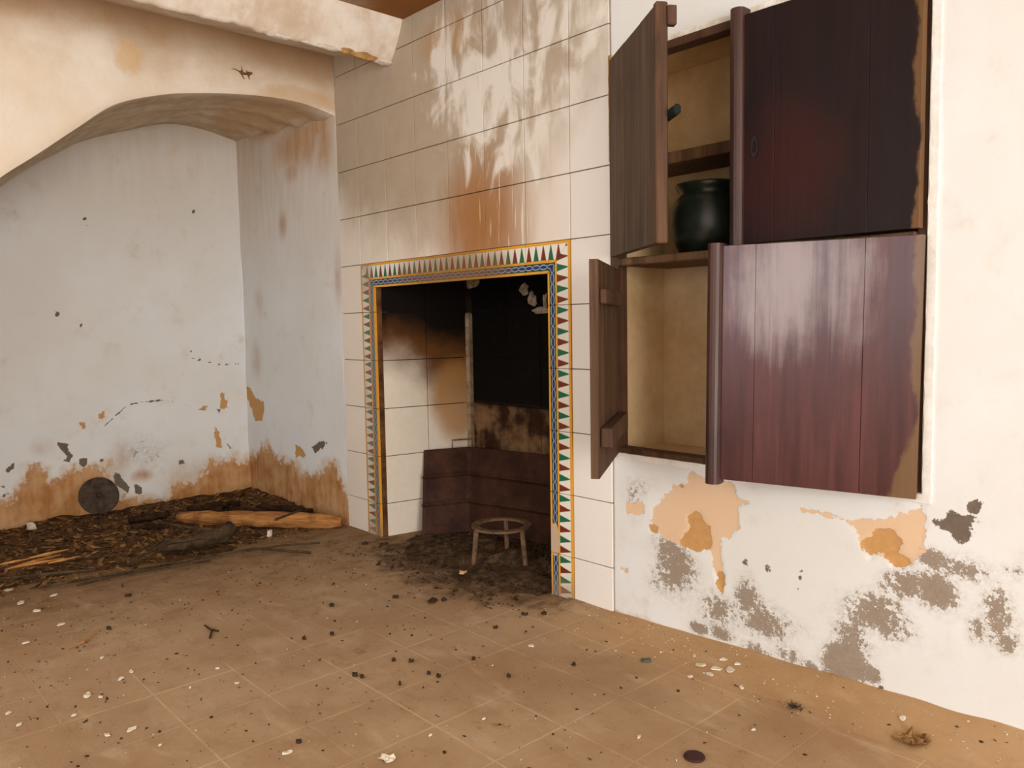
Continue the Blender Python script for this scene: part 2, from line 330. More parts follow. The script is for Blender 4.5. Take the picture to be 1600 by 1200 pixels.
back_dark += [[(a - r, b - r), (a + r, b - r), (a + r, b + r), (a - r, b + r)] for a, b, r in ((134, 341, 3), (90, 349, 2), (302, 331, 2), (90, 491, 3), (136, 352, 1.6), (300, 549, 2), (313, 562, 1.6), (125, 508, 1.5))]
brown_W = Z2([(1040, 440), (1100, 450), (1150, 420), (1200, 390), (1240, 450), (1320, 470), (1340, 520), (1420, 520), (1495, 455), (1530, 560), (1560, 640), (1600, 900), (1000, 900)])
brown_B = Z2([(-120, 640), (40, 640), (60, 590), (110, 560), (130, 480), (210, 500), (230, 540), (350, 490), (480, 480), (500, 590), (560, 620), (740, 635), (770, 550), (860, 550), (920, 500), (935, 450), (1010, 460), (1180, 450), (1180, 900), (-120, 900)])

def setattr_col(me, name, arr):
    a = me.attributes.new(name, 'FLOAT_COLOR', 'POINT'); a.data.foreach_set('color', arr.astype(np.float32).ravel())
def hmap(a, b, amp, seed=0):
    """gentle hand-plastered unevenness"""
    return amp * (np.sin(a * 5.1 + seed) * np.cos(b * 4.3 + 1.7 * seed) + .6 * np.sin(a * 11 + b * 7 + seed) + .35 * np.sin(b * 19 - a * 13 + seed * 2))
def frange(a, b, s): return list(np.linspace(a, b, max(1, int(round((b - a) / s))) + 1))

# --- the long wall with hearth and cupboard
TL, TR = -.165, 1.360                        # tiled strip
FX0, FX1, FZ1 = .10, 1.10, 1.041             # hearth opening
CX0, CX1, CZ0, CZ1 = 1.365, 2.235, .500, 1.635   # cupboard niche
xs = frange(XB - .022, TL, .0055)[:-1] + [TL, FX0, FX1, TR] + frange(CX0, CX1, .0058) + frange(CX1, 2.62, .0058)[1:] + [3.2, 5.80]
zs = frange(0, CZ0, .0055)[:-1] + frange(CZ0, FZ1, .0065)[:-1] + frange(FZ1, CZ1, .0072)[:-1] + frange(CZ1, 2.04, .009)
xs = np.array(xs); zs = np.array(zs); nx, nz = len(xs), len(zs)
X, Z = np.meshgrid(xs, zs); X = X.ravel(); Z = Z.ravel()
tiled = (X >= TL - 1e-6) & (X <= TR + 1e-6)
Yd = hmap(X, Z, .0016, 1); Yd[tiled] = .006
Yd[(np.abs(Z) < 1e-6)] += 0
fp = np.zeros_like(X); fo = fp.copy(); fg = fp.copy(); fd = fp.copy(); fb = fp.copy(); fs = fp.copy(); fw = fp.copy()
for P in peach: fp = np.maximum(fp, polyfield([W(*q) for q in P], X, Z))
for P in ochre: fo = np.maximum(fo, polyfield([W(*q) for q in P], X, Z))
for P in greysolid: fd = np.maximum(fd, polyfield([W(*q) for q in P], X, Z))
for a, b, ra, rb, s in greyblob:
    c = W(*Z8([(a, b)])[0]); e = W(*Z8([(a + ra, b)])[0]); g = W(*Z8([(a, b + rb)])[0])
    fg = np.maximum(fg, s * .90 * gblob(c, (1.22 * abs(e[0] - c[0]), 1.22 * abs(g[1] - c[1])), X, Z))
fb = polyfield([W(*q) for q in brown_W], X, Z, .06)
fb = np.maximum(fb, np.where((X > 1.36), np.clip(.62 - Z / .05, 0, .55), 0))
for a, b, ra, rb, s in ((1190, 565, 70, 60, .9), (1330, 640, 120, 120, .75), (1410, 560, 80, 70, .8), (1260, 1000, 25, 70, .45), (1440, 640, 50, 160, .6), (1300, 760, 40, 60, .55)):
    c = W(*Z1([(a, b)])[0]); e = W(*Z1([(a + ra, b)])[0]); g = W(*Z1([(a, b + rb)])[0]); fs = np.maximum(fs, s * gblob(c, (abs(e[0] - c[0]), abs(g[1] - c[1])), X, Z))
for u, v, ru, rv, s in ((400, 560, 10, 40, .35), (405, 470, 8, 30, .3), (528, 430, 9, 60, .35)):
    c = W(u, v); e = W(u + ru, v); g = W(u, v + rv); fs = np.maximum(fs, s * gblob(c, (abs(e[0] - c[0]), abs(g[1] - c[1])), X, Z))
fw = np.where(X < TL, np.clip((Z - 1.05) / .9, 0, .8), np.where(X > TR, np.clip((Z - 1.75) / .5, 0, .4), 0))
V = np.stack([X, Yd, Z], 1)
rec = (fp > .5) * .0012 + (fo > .5) * .002; V[:, 1] += rec
F = []
for j in range(nz - 1):
    zc = (zs[j] + zs[j + 1]) / 2
    for i in range(nx - 1):
        xc = (xs[i] + xs[i + 1]) / 2
        if (FX0 < xc < FX1 and zc < FZ1) or (CX0 < xc < CX1 and CZ0 < zc < CZ1): continue
        F.append((j * nx + i, j * nx + i + 1, (j + 1) * nx + i + 1, (j + 1) * nx + i))
me = bpy.data.meshes.new('wall_right'); me.from_pydata(V.tolist(), [], F); me.update()
one = np.ones_like(X)
setattr_col(me, 'm1', np.stack([fp, fo, fg, one], 1)); setattr_col(me, 'm2', np.stack([fb, fs, fw, one], 1)); setattr_col(me, 'm3', np.stack([fd, fd, fd, one], 1))
me.materials.append(PL); me.materials.append(GROUT)
mi = np.zeros(len(F), np.int32); cen = np.array([[xs[f[0] % nx], xs[f[1] % nx]] for f in F]).mean(1); mi[(cen > TL) & (cen < TR)] = 1
me.polygons.foreach_set('material_index', mi); me.polygons.foreach_set('use_smooth', np.ones(len(F), bool))
wall = props(link('wall_right', me), kind='structure')

# white glazed wall tiles, each a piece on the wall
def tilemesh(name, x0, x1, z0, z1):
    bm = bmesh.new(); g = .0013; box(bm, x0 + g, x1 - g, -.003, .007, z0 + g, z1 - g, bev=.0012); me = bpy.data.meshes.new(name); bm.to_mesh(me); bm.free(); me.materials.append(TILE); return me
full = tilemesh('wall_tile', -.1, .1, -.1, .1)
def wtile(x0, x1, z0, z1):
    if abs(x1 - x0 - .2) < 1e-4 and abs(z1 - z0 - .2) < 1e-4: me = full
    else: me = tilemesh('wall_tile', -(x1 - x0) / 2, (x1 - x0) / 2, -(z1 - z0) / 2, (z1 - z0) / 2)
    o = bpy.data.objects.new('wall_tile', me); COL.objects.link(o); o.parent = wall
    o.location = ((x0 + x1) / 2, random.uniform(-.0006, .0006), (z0 + z1) / 2); o.rotation_euler = (random.uniform(-.003, .003), 0, random.uniform(-.004, .004))
rows = [1.141 - .2 * k for k in range(6)] + [0]
for z1, z0 in zip(rows, rows[1:]):
    wtile(TL, 0, z0, z1); wtile(1.2, TR, z0, z1)
up = [1.141, 1.341, 1.541, 1.741, 1.941, 2.04]
cx = [TL] + [.2 * k for k in range(7)] + [TR]
for z0, z1 in zip(up, up[1:]):
    for x0, x1 in zip(cx, cx[1:]): wtile(x0, x1, z0, z1)

# --- back wall of the alcove
ys = np.array(frange(-1.45, 0, .0055)); ys = np.concatenate([[-3.5, -2.4], ys]); zb = np.array(frange(0, .7, .0055)[:-1] + frange(.7, 2.04, .012)); ny = len(ys)
Yg, Zg = np.meshgrid(ys, zb); Yg = Yg.ravel(); Zg = Zg.ravel()
fo = np.zeros_like(Yg); fd = fo.copy(); fs = fo.copy()
for P in back_ochre: fo = np.maximum(fo, polyfield([Bk(*q) for q in P], Yg, Zg))
for P in back_dark: fd = np.maximum(fd, polyfield([Bk(*q) for q in P], Yg, Zg, .02))
for L in ([(165, 665), (200, 632), (250, 625), (285, 630), (300, 638), (345, 645)], [(300, 560), (345, 570), (380, 568)], [(345, 668), (352, 690), (360, 700)]):
    fd = np.maximum(fd, linefield([Bk(*q) for q in L], Yg, Zg, .012, .0012) * .985)
fb = polyfield([Bk(*q) for q in brown_B], Yg, Zg, .06)
c = Bk(222, 742); fs = .5 * gblob(c, (.06, .04), Yg, Zg)
for u, v, ru, rv, s in ((190, 720, 25, 40, .3), (65, 700, 25, 20, .3), (300, 740, 60, 30, .3), (345, 560, 30, 25, .12), (240, 535, 90, 20, .10), (100, 530, 60, 30, .1)):
    c = Bk(u, v); e = Bk(u + ru, v); g = Bk(u, v + rv); fs = np.maximum(fs, s * gblob(c, (abs(e[0] - c[0]), abs(g[1] - c[1])), Yg, Zg))
fw = np.clip((Zg - 1.3) / 1.2, 0, .5)
xdisp = XB + hmap(Yg, Zg, .004, 3)
Fb = [(j * ny + i, j * ny + i + 1, (j + 1) * ny + i + 1, (j + 1) * ny + i) for j in range(len(zb) - 1) for i in range(ny - 1)]
me = bpy.data.meshes.new('wall_back'); me.from_pydata(np.stack([xdisp, Yg, Zg], 1).tolist(), [], Fb); me.update(); one = np.ones_like(Yg)
fgb = .30 * gblob(Bk(215, 700), (.22, .12), Yg, Zg)
setattr_col(me, 'm1', np.stack([fo * 0, fo, fgb, one], 1)); setattr_col(me, 'm2', np.stack([fb, fs, fw, one], 1)); setattr_col(me, 'm3', np.stack([fd, fd, fd, one], 1))
props(link('wall_back', me, PL, smooth=True), kind='structure')

# --- arch: front face in the plane XA and the soffit running back to the alcove wall
Ff = [(-1.74, 0), (-1.72, .5), (-1.66, .8), (-1.55, 1.05), (-1.4, 1.24), (-1.251, 1.386), (-1.136, 1.479), (-1.014, 1.581), (-.885, 1.683), (-.729, 1.744), (-.611, 1.772), (-.461, 1.797), (-.302, 1.812), (-.161, 1.812), (-.073, 1.800), (0, 1.785)]
Bf = [(-1.68, 0), (-1.66, .4), (-1.6, .7), (-1.48, 1.02), (-1.33, 1.26), (-1.2, 1.40), (-1.069, 1.512), (-.968, 1.597), (-.837, 1.689), (-.729, 1.755), (-.531, 1.833), (-.38, 1.883), (-.28, 1.893), (-.162, 1.886), (-.07, 1.870), (0, 1.855)]
def resample(P, n):
    P = np.array(P, float); s = np.arange(len(P)); t = np.linspace(0, len(P) - 1, n); out = []
    for k in t:                                                    # Catmull-Rom
        i = min(int(k), len(P) - 2); f = k - i; p0 = P[max(i - 1, 0)]; p1 = P[i]; p2 = P[i + 1]; p3 = P[min(i + 2, len(P) - 1)]
        out.append(.5 * (2 * p1 + (p2 - p0) * f + (2 * p0 - 5 * p1 + 4 * p2 - p3) * f * f + (3 * p1 - p0 - 3 * p2 + p3) * f ** 3))
    return np.array(out)
n = 121; A = resample(Ff, n); B = resample(Bf, n); V = []; F = []
NR = 26
for i in range(n):
    for k in range(NR + 1):
        f = k / NR; z = A[i, 1] + (2.04 - A[i, 1]) * f; V.append((XA + hmap(A[i, 0], z, .003, 5) - (.006 if k == 0 else 0), A[i, 0], z))
for i in range(n - 1):
    for k in range(NR): a = i * (NR + 1) + k; F.append((a, a + NR + 1, a + NR + 2, a + 1))
o0 = len(V); ND = 30
for i in range(n):
    for k in range(ND + 1):
        f = k / ND; p = A[i] * (1 - f) + B[i] * f
        d = 0 if k in (0,) else .010 * math.sin(k * .9 + .02 * i) * math.sin(3.1 * f) + .006 * mn.noise(Vector((i * .12, k * .3, 2)))
        V.append((XA - .006 - f * (XA - XB - .006), p[0], p[1] + d))
for i in range(n - 1):
    for k in range(ND): a = o0 + i * (ND + 1) + k; F.append((a, a + 1, a + ND + 2, a + ND + 1))
b0 = len(V); V += [(XA, -3.5, 0), (XA, -1.74, 0), (XA, -1.74, 2.04), (XA, -3.5, 2.04)]; F.append((b0, b0 + 1, b0 + 2, b0 + 3))
props(pobj('wall_arch', V, F, ARCH, smooth=True), kind='structure')

# --- ceiling, floor base, the walls behind the camera
props(pobj('ceiling', [(XB, -3.5, 2.04), (5.80, -3.5, 2.04), (5.80, .01, 2.04), (XB, .01, 2.04)], [(0, 3, 2, 1)], CEIL), kind='structure')
floor = props(pobj('floor', [(XB - .02, -3.5, -.0008), (5.80, -3.5, -.0008), (5.80, .5, -.0008), (XB - .02, .5, -.0008)], [(0, 1, 2, 3)], FLJ), kind='structure')
def wallhole(name, ax, val, a0, a1, h, mat):
    """flat wall with one rectangular opening h = (a0, a1, z0, z1)"""
    aa = [a0, h[0], h[1], a1]; zz = [0, h[2], h[3], 2.04]; V = []; F = []
    for z in zz:
        for a in aa: V.append((val, a, z) if ax == 0 else (a, val, z))
    for j in range(3):
        for i in range(3):
            if (i, j) != (1, 1) and zz[j] != zz[j + 1]: F.append((j * 4 + i, j * 4 + i + 1, (j + 1) * 4 + i + 1, (j + 1) * 4 + i))
    return props(pobj(name, V, F, mat), kind='structure')
wallhole('wall_left', 1, -3.5, XB, 5.80, (.50, 3.0, .77, 1.87), PL)
wallhole('wall_front', 0, 5.80, -3.5, 0, (-3.1, -1.5, 0, 1.95), PL)

# floor tiles: 20 cm, laid square to the wall, joints filled with pale dust
bm = bmesh.new(); box(bm, -.0982, .0982, -.0982, .0982, -.004, -.0004, bev=.0005); ftm = bpy.data.meshes.new('floor_tile'); bm.to_mesh(ftm); bm.free(); ftm.materials.append(FLT)
for i in range(18):
    for j in range(9):
        o = bpy.data.objects.new('floor_tile', ftm); COL.objects.link(o); o.parent = floor
        o.location = (-.38 + .2 * i, -.1 - .2 * j, random.uniform(-.0002, .0003)); o.rotation_euler = (0, 0, random.uniform(-.006, .006))

# --- plaster beam over the arch, broken along its lower edge
V = []; F = []; yy = frange(-3.5, -1.2, .2)[:-1] + frange(-1.2, 0, .012); NB = 9
for y in yy:
    e = .012 * mn.noise(Vector((y * 9, 0, 3))) + .008 * mn.noise(Vector((y * 31, 1, 0)))
    dz = .02 * max(0, 1 + y / .9) * 0
    xf, zf = .255 + e, 1.898 + .8 * e + dz
    prof = [(XA - .01, 2.035), (.05, 1.985), (xf - .03, zf + .010), (xf, zf)] + [(xf + (.345 - xf) * f + .012 * math.sin(math.pi * f), zf + (2.045 - zf) * f) for f in (.06, .2, .45, .75, 1)]
    V += [(a, y, b) for a, b in prof]
for i in range(len(yy) - 1):
    for k in range(NB - 1): a = i * NB + k; F.append((a, a + NB, a + NB + 1, a + 1))
beam = props(pobj('ceiling_beam', V, F, mat_mottle('beam_plaster', (.64, .50, .37), (.84, .77, .68), 5, .9, .15, .6), smooth=True), kind='structure')
OCH = mat_mottle('broken_mortar', (.30, .15, .05), (.62, .38, .16), 30, .95, .1, .9); CRW = mat_mottle('crumbled_lime', (.62, .52, .42), (.86, .82, .76), 25, .95, .1, .9)
def lump(name, c, r, mat, parent, seed, flatz=1, sub=2, amp=.45):
    bm = bmesh.new(); bmesh.ops.create_icosphere(bm, subdivisions=sub, radius=1)
    for v in bm.verts:
        k = 1 + amp * mn.noise(v.co * 1.7 + Vector((seed * 3.1, seed, 0))); v.co = Vector((c[0] + v.co.x * r[0] * k, c[1] + v.co.y * r[1] * k, c[2] + v.co.z * r[2] * k))
    return bobj(name, bm, mat, parent, False)
for k, (x, y, z, rx, ry, rz, m) in enumerate(((.252, -.03, 1.900, .022, .04, .012, CRW), (.252, -.12, 1.903, .020, .055, .015, OCH), (.25, -.19, 1.907, .018, .05, .013, OCH), (.25, -.27, 1.905, .015, .05, .010, CRW), (.252, -.33, 1.902, .012, .06, .008, CRW), (.25, -.47, 1.90, .012, .06, .007, CRW))):
    lump('broken_edge', (x, y, z), (rx, ry, rz), m, beam, k + 1)

# ------------------------------------------------------------------ fireplace
fpl = props(empty('fireplace', (.6, 0, 0)), 'sooty open fireplace framed by a painted zigzag tile border', 'fireplace')
def loc(o): o.location = Vector(o.location) - Vector((.6, 0, 0)); return o
SOOT = mat_mottle('soot_and_mortar', (.010, .006, .004), (.05, .03, .018), 9, .95, .1, .5)
ph = math.radians(80); SX, SY = .108, .02; dx, dy = math.cos(ph), math.sin(ph); LS = .425
CXc, CYc = SX + dx * LS, SY + dy * LS
q = [(FX0, .003), (SX - .008, SY), (CXc - .008, CYc + .008), (FX1 + .08, CYc + .008), (FX1 + .06, .02), (FX1, .003)]
V = [(a, b, -.002) for a, b in q] + [(a, b, FZ1) for a, b in q[:1]] + [(a, b, 1.55) for a, b in q[1:5]] + [(q[5][0], q[5][1], FZ1)]
F = [(i, i + 1, 7 + i, 6 + i) for i in range(5)] + [(7, 8, 9, 10), (6, 7, 10, 11)]
loc(pobj('hearth_lining', V, F, SOOT, fpl))
MORT = mat_mottle('old_mortar', (.16, .10, .055), (.40, .29, .18), 22, .95, .1, .6)
def panel(name, p0, d, s0, s1, z0, z1, nrm, mat, th=.007):
    """thin tile on a vertical plane through p0 with direction d"""
    bm = bmesh.new(); box(bm, s0 + .0014, s1 - .0014, -th, 0, z0 + .0014, z1 - .0014, bev=.001)
    for v in bm.verts: a, b, c = v.co; v.co = (p0[0] + d[0] * a - nrm[0] * b, p0[1] + d[1] * a - nrm[1] * b, c)
    bmesh.ops.recalc_face_normals(bm, faces=bm.faces); return loc(bobj(name, bm, mat, fpl))
zr = [0, .141, .341, .541, .741, .941, 1.141, 1.341]
for z0, z1 in zip(zr, zr[1:]):
    for s0, s1 in ((0, .2), (.2, .395)): panel('hearth_tile', (SX, SY), (dx, dy), s0, s1, z0, z1, (dy, -dx), CH)
    xx = [CXc + .012, .42, .62, .82, 1.02, 1.165]
    for s0, s1 in zip(xx, xx[1:]): panel('hearth_tile', (0, CYc), (1, 0), s0, s1, z0, z1, (0, -1), CH)
loc(boxo('mortar_strip', (CXc - .025, CXc + .016, CYc - .035, CYc + .002, .30, .935), MORT, fpl, bev=.008))
loc(boxo('jamb_reveal', (FX0 - .004, SX + .002, .004, .05, 0, FZ1), mat_mottle('burnt_edge', (.05, .02, .008), (.16, .07, .025), 14), fpl))
PALE = mat_mottle('pale_mortar', (.22, .15, .09), (.52, .42, .30), 40, .95, .1, .6)
for k, (u, v, ru, rv) in enumerate(((735, 441, 20, 9), (820, 452, 9, 8), (832, 467, 9, 12), (846, 485, 17, 5), (852, 470, 4, 15))):
    pc = onp(u, v, 1, CYc - .006); sc = ((pc - CAM) @ CF) / FPX
    loc(lump('mortar_patch', tuple(pc), (ru * sc * 1.2, .006, rv * sc), PALE, fpl, k + 20, amp=.8))
# painted border, tile by tile, mitred at the two upper corners
def btile(poly, uvf):
    """poly: 4 (x, z) points; uvf maps (x, z) -> (length, across)"""
    c = np.mean(poly, 0); P = [((x - c[0]) * .985 + c[0], (z - c[1]) * .985 + c[1]) for x, z in poly] if False else poly
    g = .0010; P = [(x + (g if x < c[0] else -g), z + (g if z < c[1] else -g)) for x, z in P]
    bm = bmesh.new(); uv = bm.loops.layers.uv.new('UVMap'); a = [bm.verts.new((x, -.0055, z)) for x, z in P]; b = [bm.verts.new((x, .007, z)) for x, z in P]
    bm.faces.new(a)
    for i in range(4): bm.faces.new((a[i], b[i], b[(i + 1) % 4], a[(i + 1) % 4]))
    bmesh.ops.recalc_face_normals(bm, faces=bm.faces)
    for f in bm.faces:
        for l in f.loops: l[uv].uv = uvf(l.vert.co.x, l.vert.co.z)
    return loc(bobj('border_tile', bm, BORD, fpl))
T0, BW = 1.141, .10
for k in range(6):
    x0, x1 = .2 * k, .2 * k + .2
    b0 = BW if k == 0 else x0; b1 = 1.2 - BW if k == 5 else x1
    btile([(x0, T0), (x1, T0), (b1, T0 - BW), (b0, T0 - BW)], lambda x, z: (x + .0333, (T0 - z) / BW))
for side in (0, 1):
    for z1, z0 in zip(rows, rows[1:]):
        zi = T0 - BW if z1 == T0 else z1
        if side == 0: btile([(0, z1), (BW, zi), (BW, z0), (0, z0)], lambda x, z: (T0 - z, x / BW))
        else: btile([(1.2, z1), (1.2, z0), (1.2 - BW, z0), (1.2 - BW, zi)], lambda x, z: (T0 - z, (1.2 - x) / BW))

# rusty folded sheet leaning inside the hearth
RUST = mat_mottle('rusted_sheet', (.030, .011, .006), (.080, .030, .015), 9, .7, .25, .35); RUST.node_tree.nodes['Principled BSDF'].inputs['Metallic'].default_value = .25
sh = props(empty('fire_screen', (.35, .25, 0)), 'rusty brown folded metal sheet leaning inside the fireplace', 'metal sheet')
tops = [(.158, .183, .352), (.218, .384, .350), (.69, .412, .362), (1.08, .414, .366)]; bots = [(.235, .105, .006), (.315, .285, .006), (.70, .375, .006), (1.09, .385, .006)]
V = []; F = []; cols = []
for (a, b, m) in ((0, 1, 14), (1, 2, 22), (2, 3, 12)):
    for k in range(m + (b == 3)): cols.append((a, b, k / m))
NRW = 60
for a, b, f in cols:
    t_ = Vector(tops[a]).lerp(Vector(tops[b]), f); b_ = Vector(bots[a]).lerp(Vector(bots[b]), f)
    for r in range(NRW + 1):
        g = r / NRW; p = b_.lerp(t_, g); rid = sum(math.exp(-((g - c) / .013) ** 2) for c in (.36, .68)); off = .019 * rid + .004 * mn.noise(Vector((f * 3 + a * 3, g * 4, 1)))
        nrm = Vector((.55, -.83, .1)) if a == 0 else Vector((.1, -1, .1)); V.append(p + nrm * off - Vector((.35, .25, 0)))
for i in range(len(cols) - 1):
    for r in range(NRW): a = i * (NRW + 1) + r; F.append((a, a + NRW + 1, a + NRW + 2, a + 1))
s_ = pobj('sheet', V, F, RUST, sh, smooth=True); md = s_.modifiers.new('thickness', 'SOLIDIFY'); md.thickness = .003
IRON = mat_mottle('rusty_iron', (.07, .035, .018), (.22, .12, .06), 40, .7, .3, .4)
h0 = Vector((.187, .315, .345)); h1 = Vector((.225, .398, .345)); upv = Vector((0, 0, .038)); off = Vector((.35, .25, 0))
v, f = tube([h0 - off, h0 + upv - off, h1 + upv - off, h1 - off], .0032, 8); pobj('handle', v, f, IRON, sh)

# iron trivet standing in the ashes
tc = Vector((.735, .105, 0)); tr = props(empty('trivet', tc), 'round rusty iron trivet standing in the ashes', 'trivet'); R0 = .098
bm = bmesh.new(); NSEG = 40; rg = []
for k in range(NSEG):
    an = 2 * math.pi * k / NSEG; rg.append([bm.verts.new(((R0 + d) * math.cos(an), (R0 + d) * math.sin(an), .143 + e)) for d, e in ((-.013, -.004), (.013, -.004), (.013, .004), (-.013, .004))])
for k in range(NSEG):
    a, b = rg[k], rg[(k + 1) % NSEG]
    for m in range(4): bm.faces.new((a[m], b[m], b[(m + 1) % 4], a[(m + 1) % 4]))
bmesh.ops.recalc_face_normals(bm, faces=bm.faces); bobj('ring', bm, IRON, tr)
for an in (-112, 8, 128):
    a = math.radians(an); p = Vector((R0 * math.cos(a), R0 * math.sin(a), .140)); v, f = tube([p, p + Vector((.006 * math.cos(a), .006 * math.sin(a), -.07)), Vector((p.x * 1.16, p.y * 1.16, .0))], [.010, .0095, .009], 8); pobj('leg', v, f, IRON, tr)

# ------------------------------------------------------------------ wall cupboard
cup = props(empty('wall_cupboard', (1.8, 0, .5)), 'dark wooden cupboard built into the wall with four plank doors', 'cupboard')
CO = Vector((1.8, 0, .5))
def cl(o): o.location = Vector(o.location) - CO; return o
OCHW = mat_mottle('ochre_lining', (.62, .42, .21), (.76, .57, .34), 5, .85, .2, .35)
FRW = mat_wood('frame_wood', (.045, .018, .010), (.12, .055, .028), .6, .3)
DP = .235
V = [(CX0, .0, CZ0), (CX1, .0, CZ0), (CX1, .0, CZ1), (CX0, .0, CZ1), (CX0 + .01, DP, CZ0), (CX1 - .01, DP, CZ0), (CX1 - .01, DP, CZ1), (CX0 + .01, DP, CZ1)]
cl(pobj('lining', V, [(4, 5, 6, 7), (0, 4, 7, 3), (1, 2, 6, 5), (3, 7, 6, 2), (0, 1, 5, 4)], OCHW, cup))
fr = .026; y0, y1 = -.010, .035
for nm, a in (('frame_stile', (CX0, CX0 + fr, y0, y1, CZ0, CZ1)), ('frame_stile', (CX1 - .02, CX1 - .002, .002, y1, CZ0, CZ1)), ('frame_rail', (CX0 + fr, CX1 - .02, y0, y1, CZ1 - .022, CZ1)), ('frame_rail', (CX0 + fr, CX1 - .02, y0, y1, CZ0, CZ0 + .016))):
    cl(boxo(nm, a, FRW, cup))
MIDW = mat_wood('shelf_wood', (.06, .028, .013), (.20, .105, .05), .65, .3)
cl(boxo('middle_shelf', (CX0 + fr, CX1 - .02, y0 - .002, DP - .002, 1.046, 1.068), MIDW, cup, .003))
cl(boxo('upper_shelf', (CX0 + .012, CX1 - .022, .055, DP - .002, 1.325, 1.357), MIDW, cup, .003))
W_UR = mat_wood('dark_varnished_wood', (.011, .005, .0045), (.018, .008, .007), .5, .16, red=(-.30, .16, .17, .22, (.045, .009, .007)), raw=(-.016, -.006, 0), grain=20)
W_LR = mat_wood('red_varnished_wood', (.044, .009, .009), (.095, .022, .020), .36, .4, sheen_wear=(-.27, .47, .22, .20, (.42, .36, .37)), raw=(-.020, -.008, .045), grain=20, coat=.35)  # upper half carries the window's sheen as painted colour, along with some wear
W_UL = mat_wood('weathered_plank', (.060, .037, .024), (.14, .092, .062), .75, .25)
W_LL = mat_wood('brown_plank', (.050, .024, .012), (.13, .066, .034), .7, .25)
W_AST = mat_wood('moulding_wood', (.028, .010, .008), (.07, .026, .018), .42, .45)
def door(hinge, rz, splits, h, mat, side, th=.022, tilt=0):
    d = empty('door', Vector(hinge) - CO, cup, math.radians(rz)); d.rotation_euler[1] = math.radians(tilt)
    for a, b in zip(splits, splits[1:]):
        x0, x1 = (a, b) if side > 0 else (-b, -a)
        bm = bmesh.new(); box(bm, x0 + .0003, x1 - .0003, -th, 0, 0, h + random.uniform(-.001, .001), bev=.0009)
        for v in bm.verts: v.co.y += 0
        bobj('plank', bm, mat, d)
    return d
def astragal(d, x, z0, z1, mat=W_AST):
    bm = bmesh.new(); n = 8; ra = .0185; prof = [(ra * math.cos(math.pi * k / n), -.022 - .017 * math.sin(math.pi * k / n)) for k in range(n + 1)] + [(-ra, .004), (ra, .004)]
    A_ = [bm.verts.new((x + a, b, z0)) for a, b in prof]; B_ = [bm.verts.new((x + a, b, z1)) for a, b in prof]
    for i in range(len(prof)): j = (i + 1) % len(prof); bm.faces.new((A_[i], A_[j], B_[j], B_[i]))
    bm.faces.new(A_[::-1]); bm.faces.new(B_); bmesh.ops.recalc_face_normals(bm, faces=bm.faces); return bobj('cover_strip', bm, mat, d)
d = door((2.231, -.012, 1.072), 0, [0, .11, .335, .418], .553, W_UR, -1); astragal(d, -.433, -.012, .572)
d['label'] = 'closed upper right door, dark varnish'
bm = bmesh.new(); n = 20; o_ = []
for rr, yy_ in ((.010, -.0225), (.010, -.0255), (.0055, -.0255), (.0045, -.0225)): o_.append([bm.verts.new((-.385 + rr * math.cos(2 * math.pi * k / n), yy_, .232 + rr * 2.6 * math.sin(2 * math.pi * k / n))) for k in range(n)])
for a, b in zip(o_, o_[1:]):
    for k in range(n): bm.faces.new((a[k], a[(k + 1) % n], b[(k + 1) % n], b[k]))
bobj('keyhole_plate', bm, flat('keyhole_metal', (.03, .022, .02), .4, .5, .6), d)
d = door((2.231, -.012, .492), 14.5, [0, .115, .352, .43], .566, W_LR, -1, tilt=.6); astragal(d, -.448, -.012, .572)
d['label'] = 'lower right door ajar, glossy red varnish with wear and painted pale sheen'
d = door((1.392, -.010, 1.072), -34, [0, .15, .285, .40], .553, W_UL, 1); d['label'] = 'upper left door half open, grey weathered planks'
GRN = flat('green_painted_wood', (.014, .020, .017), .7, .1)
bobj('edge_strip', (lambda bm: (box(bm, .398, .418, -.026, .004, -.002, .556, bev=.003), bm)[1])(bmesh.new()), W_LL, d)
bobj('turn_latch', (lambda bm: (box(bm, .385, .462, .003, .020, .288, .312, bev=.005), bm)[1])(bmesh.new()), GRN, d)
bobj('top_block', (lambda bm: (box(bm, .41, .428, .0, .022, .50, .545, bev=.002), bm)[1])(bmesh.new()), FRW, d)
d = door((1.392, -.010, .498), -57, [0, .14, .275, .40], .540, W_LL, 1); d['label'] = 'lower left door swung open, inner side with two battens'
for z0, z1, t_ in ((.432, .468, .018), (.075, .125, .030)):
    bobj('batten', (lambda bm: (box(bm, .02, .385, .001, t_, z0, z1, bev=.003), bm)[1])(bmesh.new()), W_LL, d)
# lime margin patched round the cupboard
LIME = mat_mottle('lime_patch', (.74, .70, .64), (.86, .84, .80), 18, .9, .15, .6)
def strip(pts, wd, th, name, mat, seed):
    """ragged plaster strip on the wall, along pts (x, z)"""
    V = []; F = []
    n = len(pts)
    for i, (x, z) in enumerate(pts):
        p = Vector((pts[min(i + 1, n - 1)][0] - pts[max(i - 1, 0)][0], pts[min(i + 1, n - 1)][1] - pts[max(i - 1, 0)][1])).normalized(); nn = (-p[1], p[0])
        w1 = wd * (1 + .35 * mn.noise(Vector((i * .8, seed, 0)))); w2 = wd * (1 + .35 * mn.noise(Vector((i * .8, seed, 9))))
        for s, y in ((-w1, .004), (-w1 * .8, -th), (w2 * .8, -th), (w2, .004)): V.append((x + nn[0] * s, y, z + nn[1] * s))
    for i in range(n - 1):
        for k in range(3): a = i * 4 + k; F.append((a, a + 1, a + 5, a + 4))
    return cl(pobj(name, V, F, mat, cup))
seg = lambda a, b, n: [(a[0] + (b[0] - a[0]) * k / n, a[1] + (b[1] - a[1]) * k / n) for k in range(n + 1)]
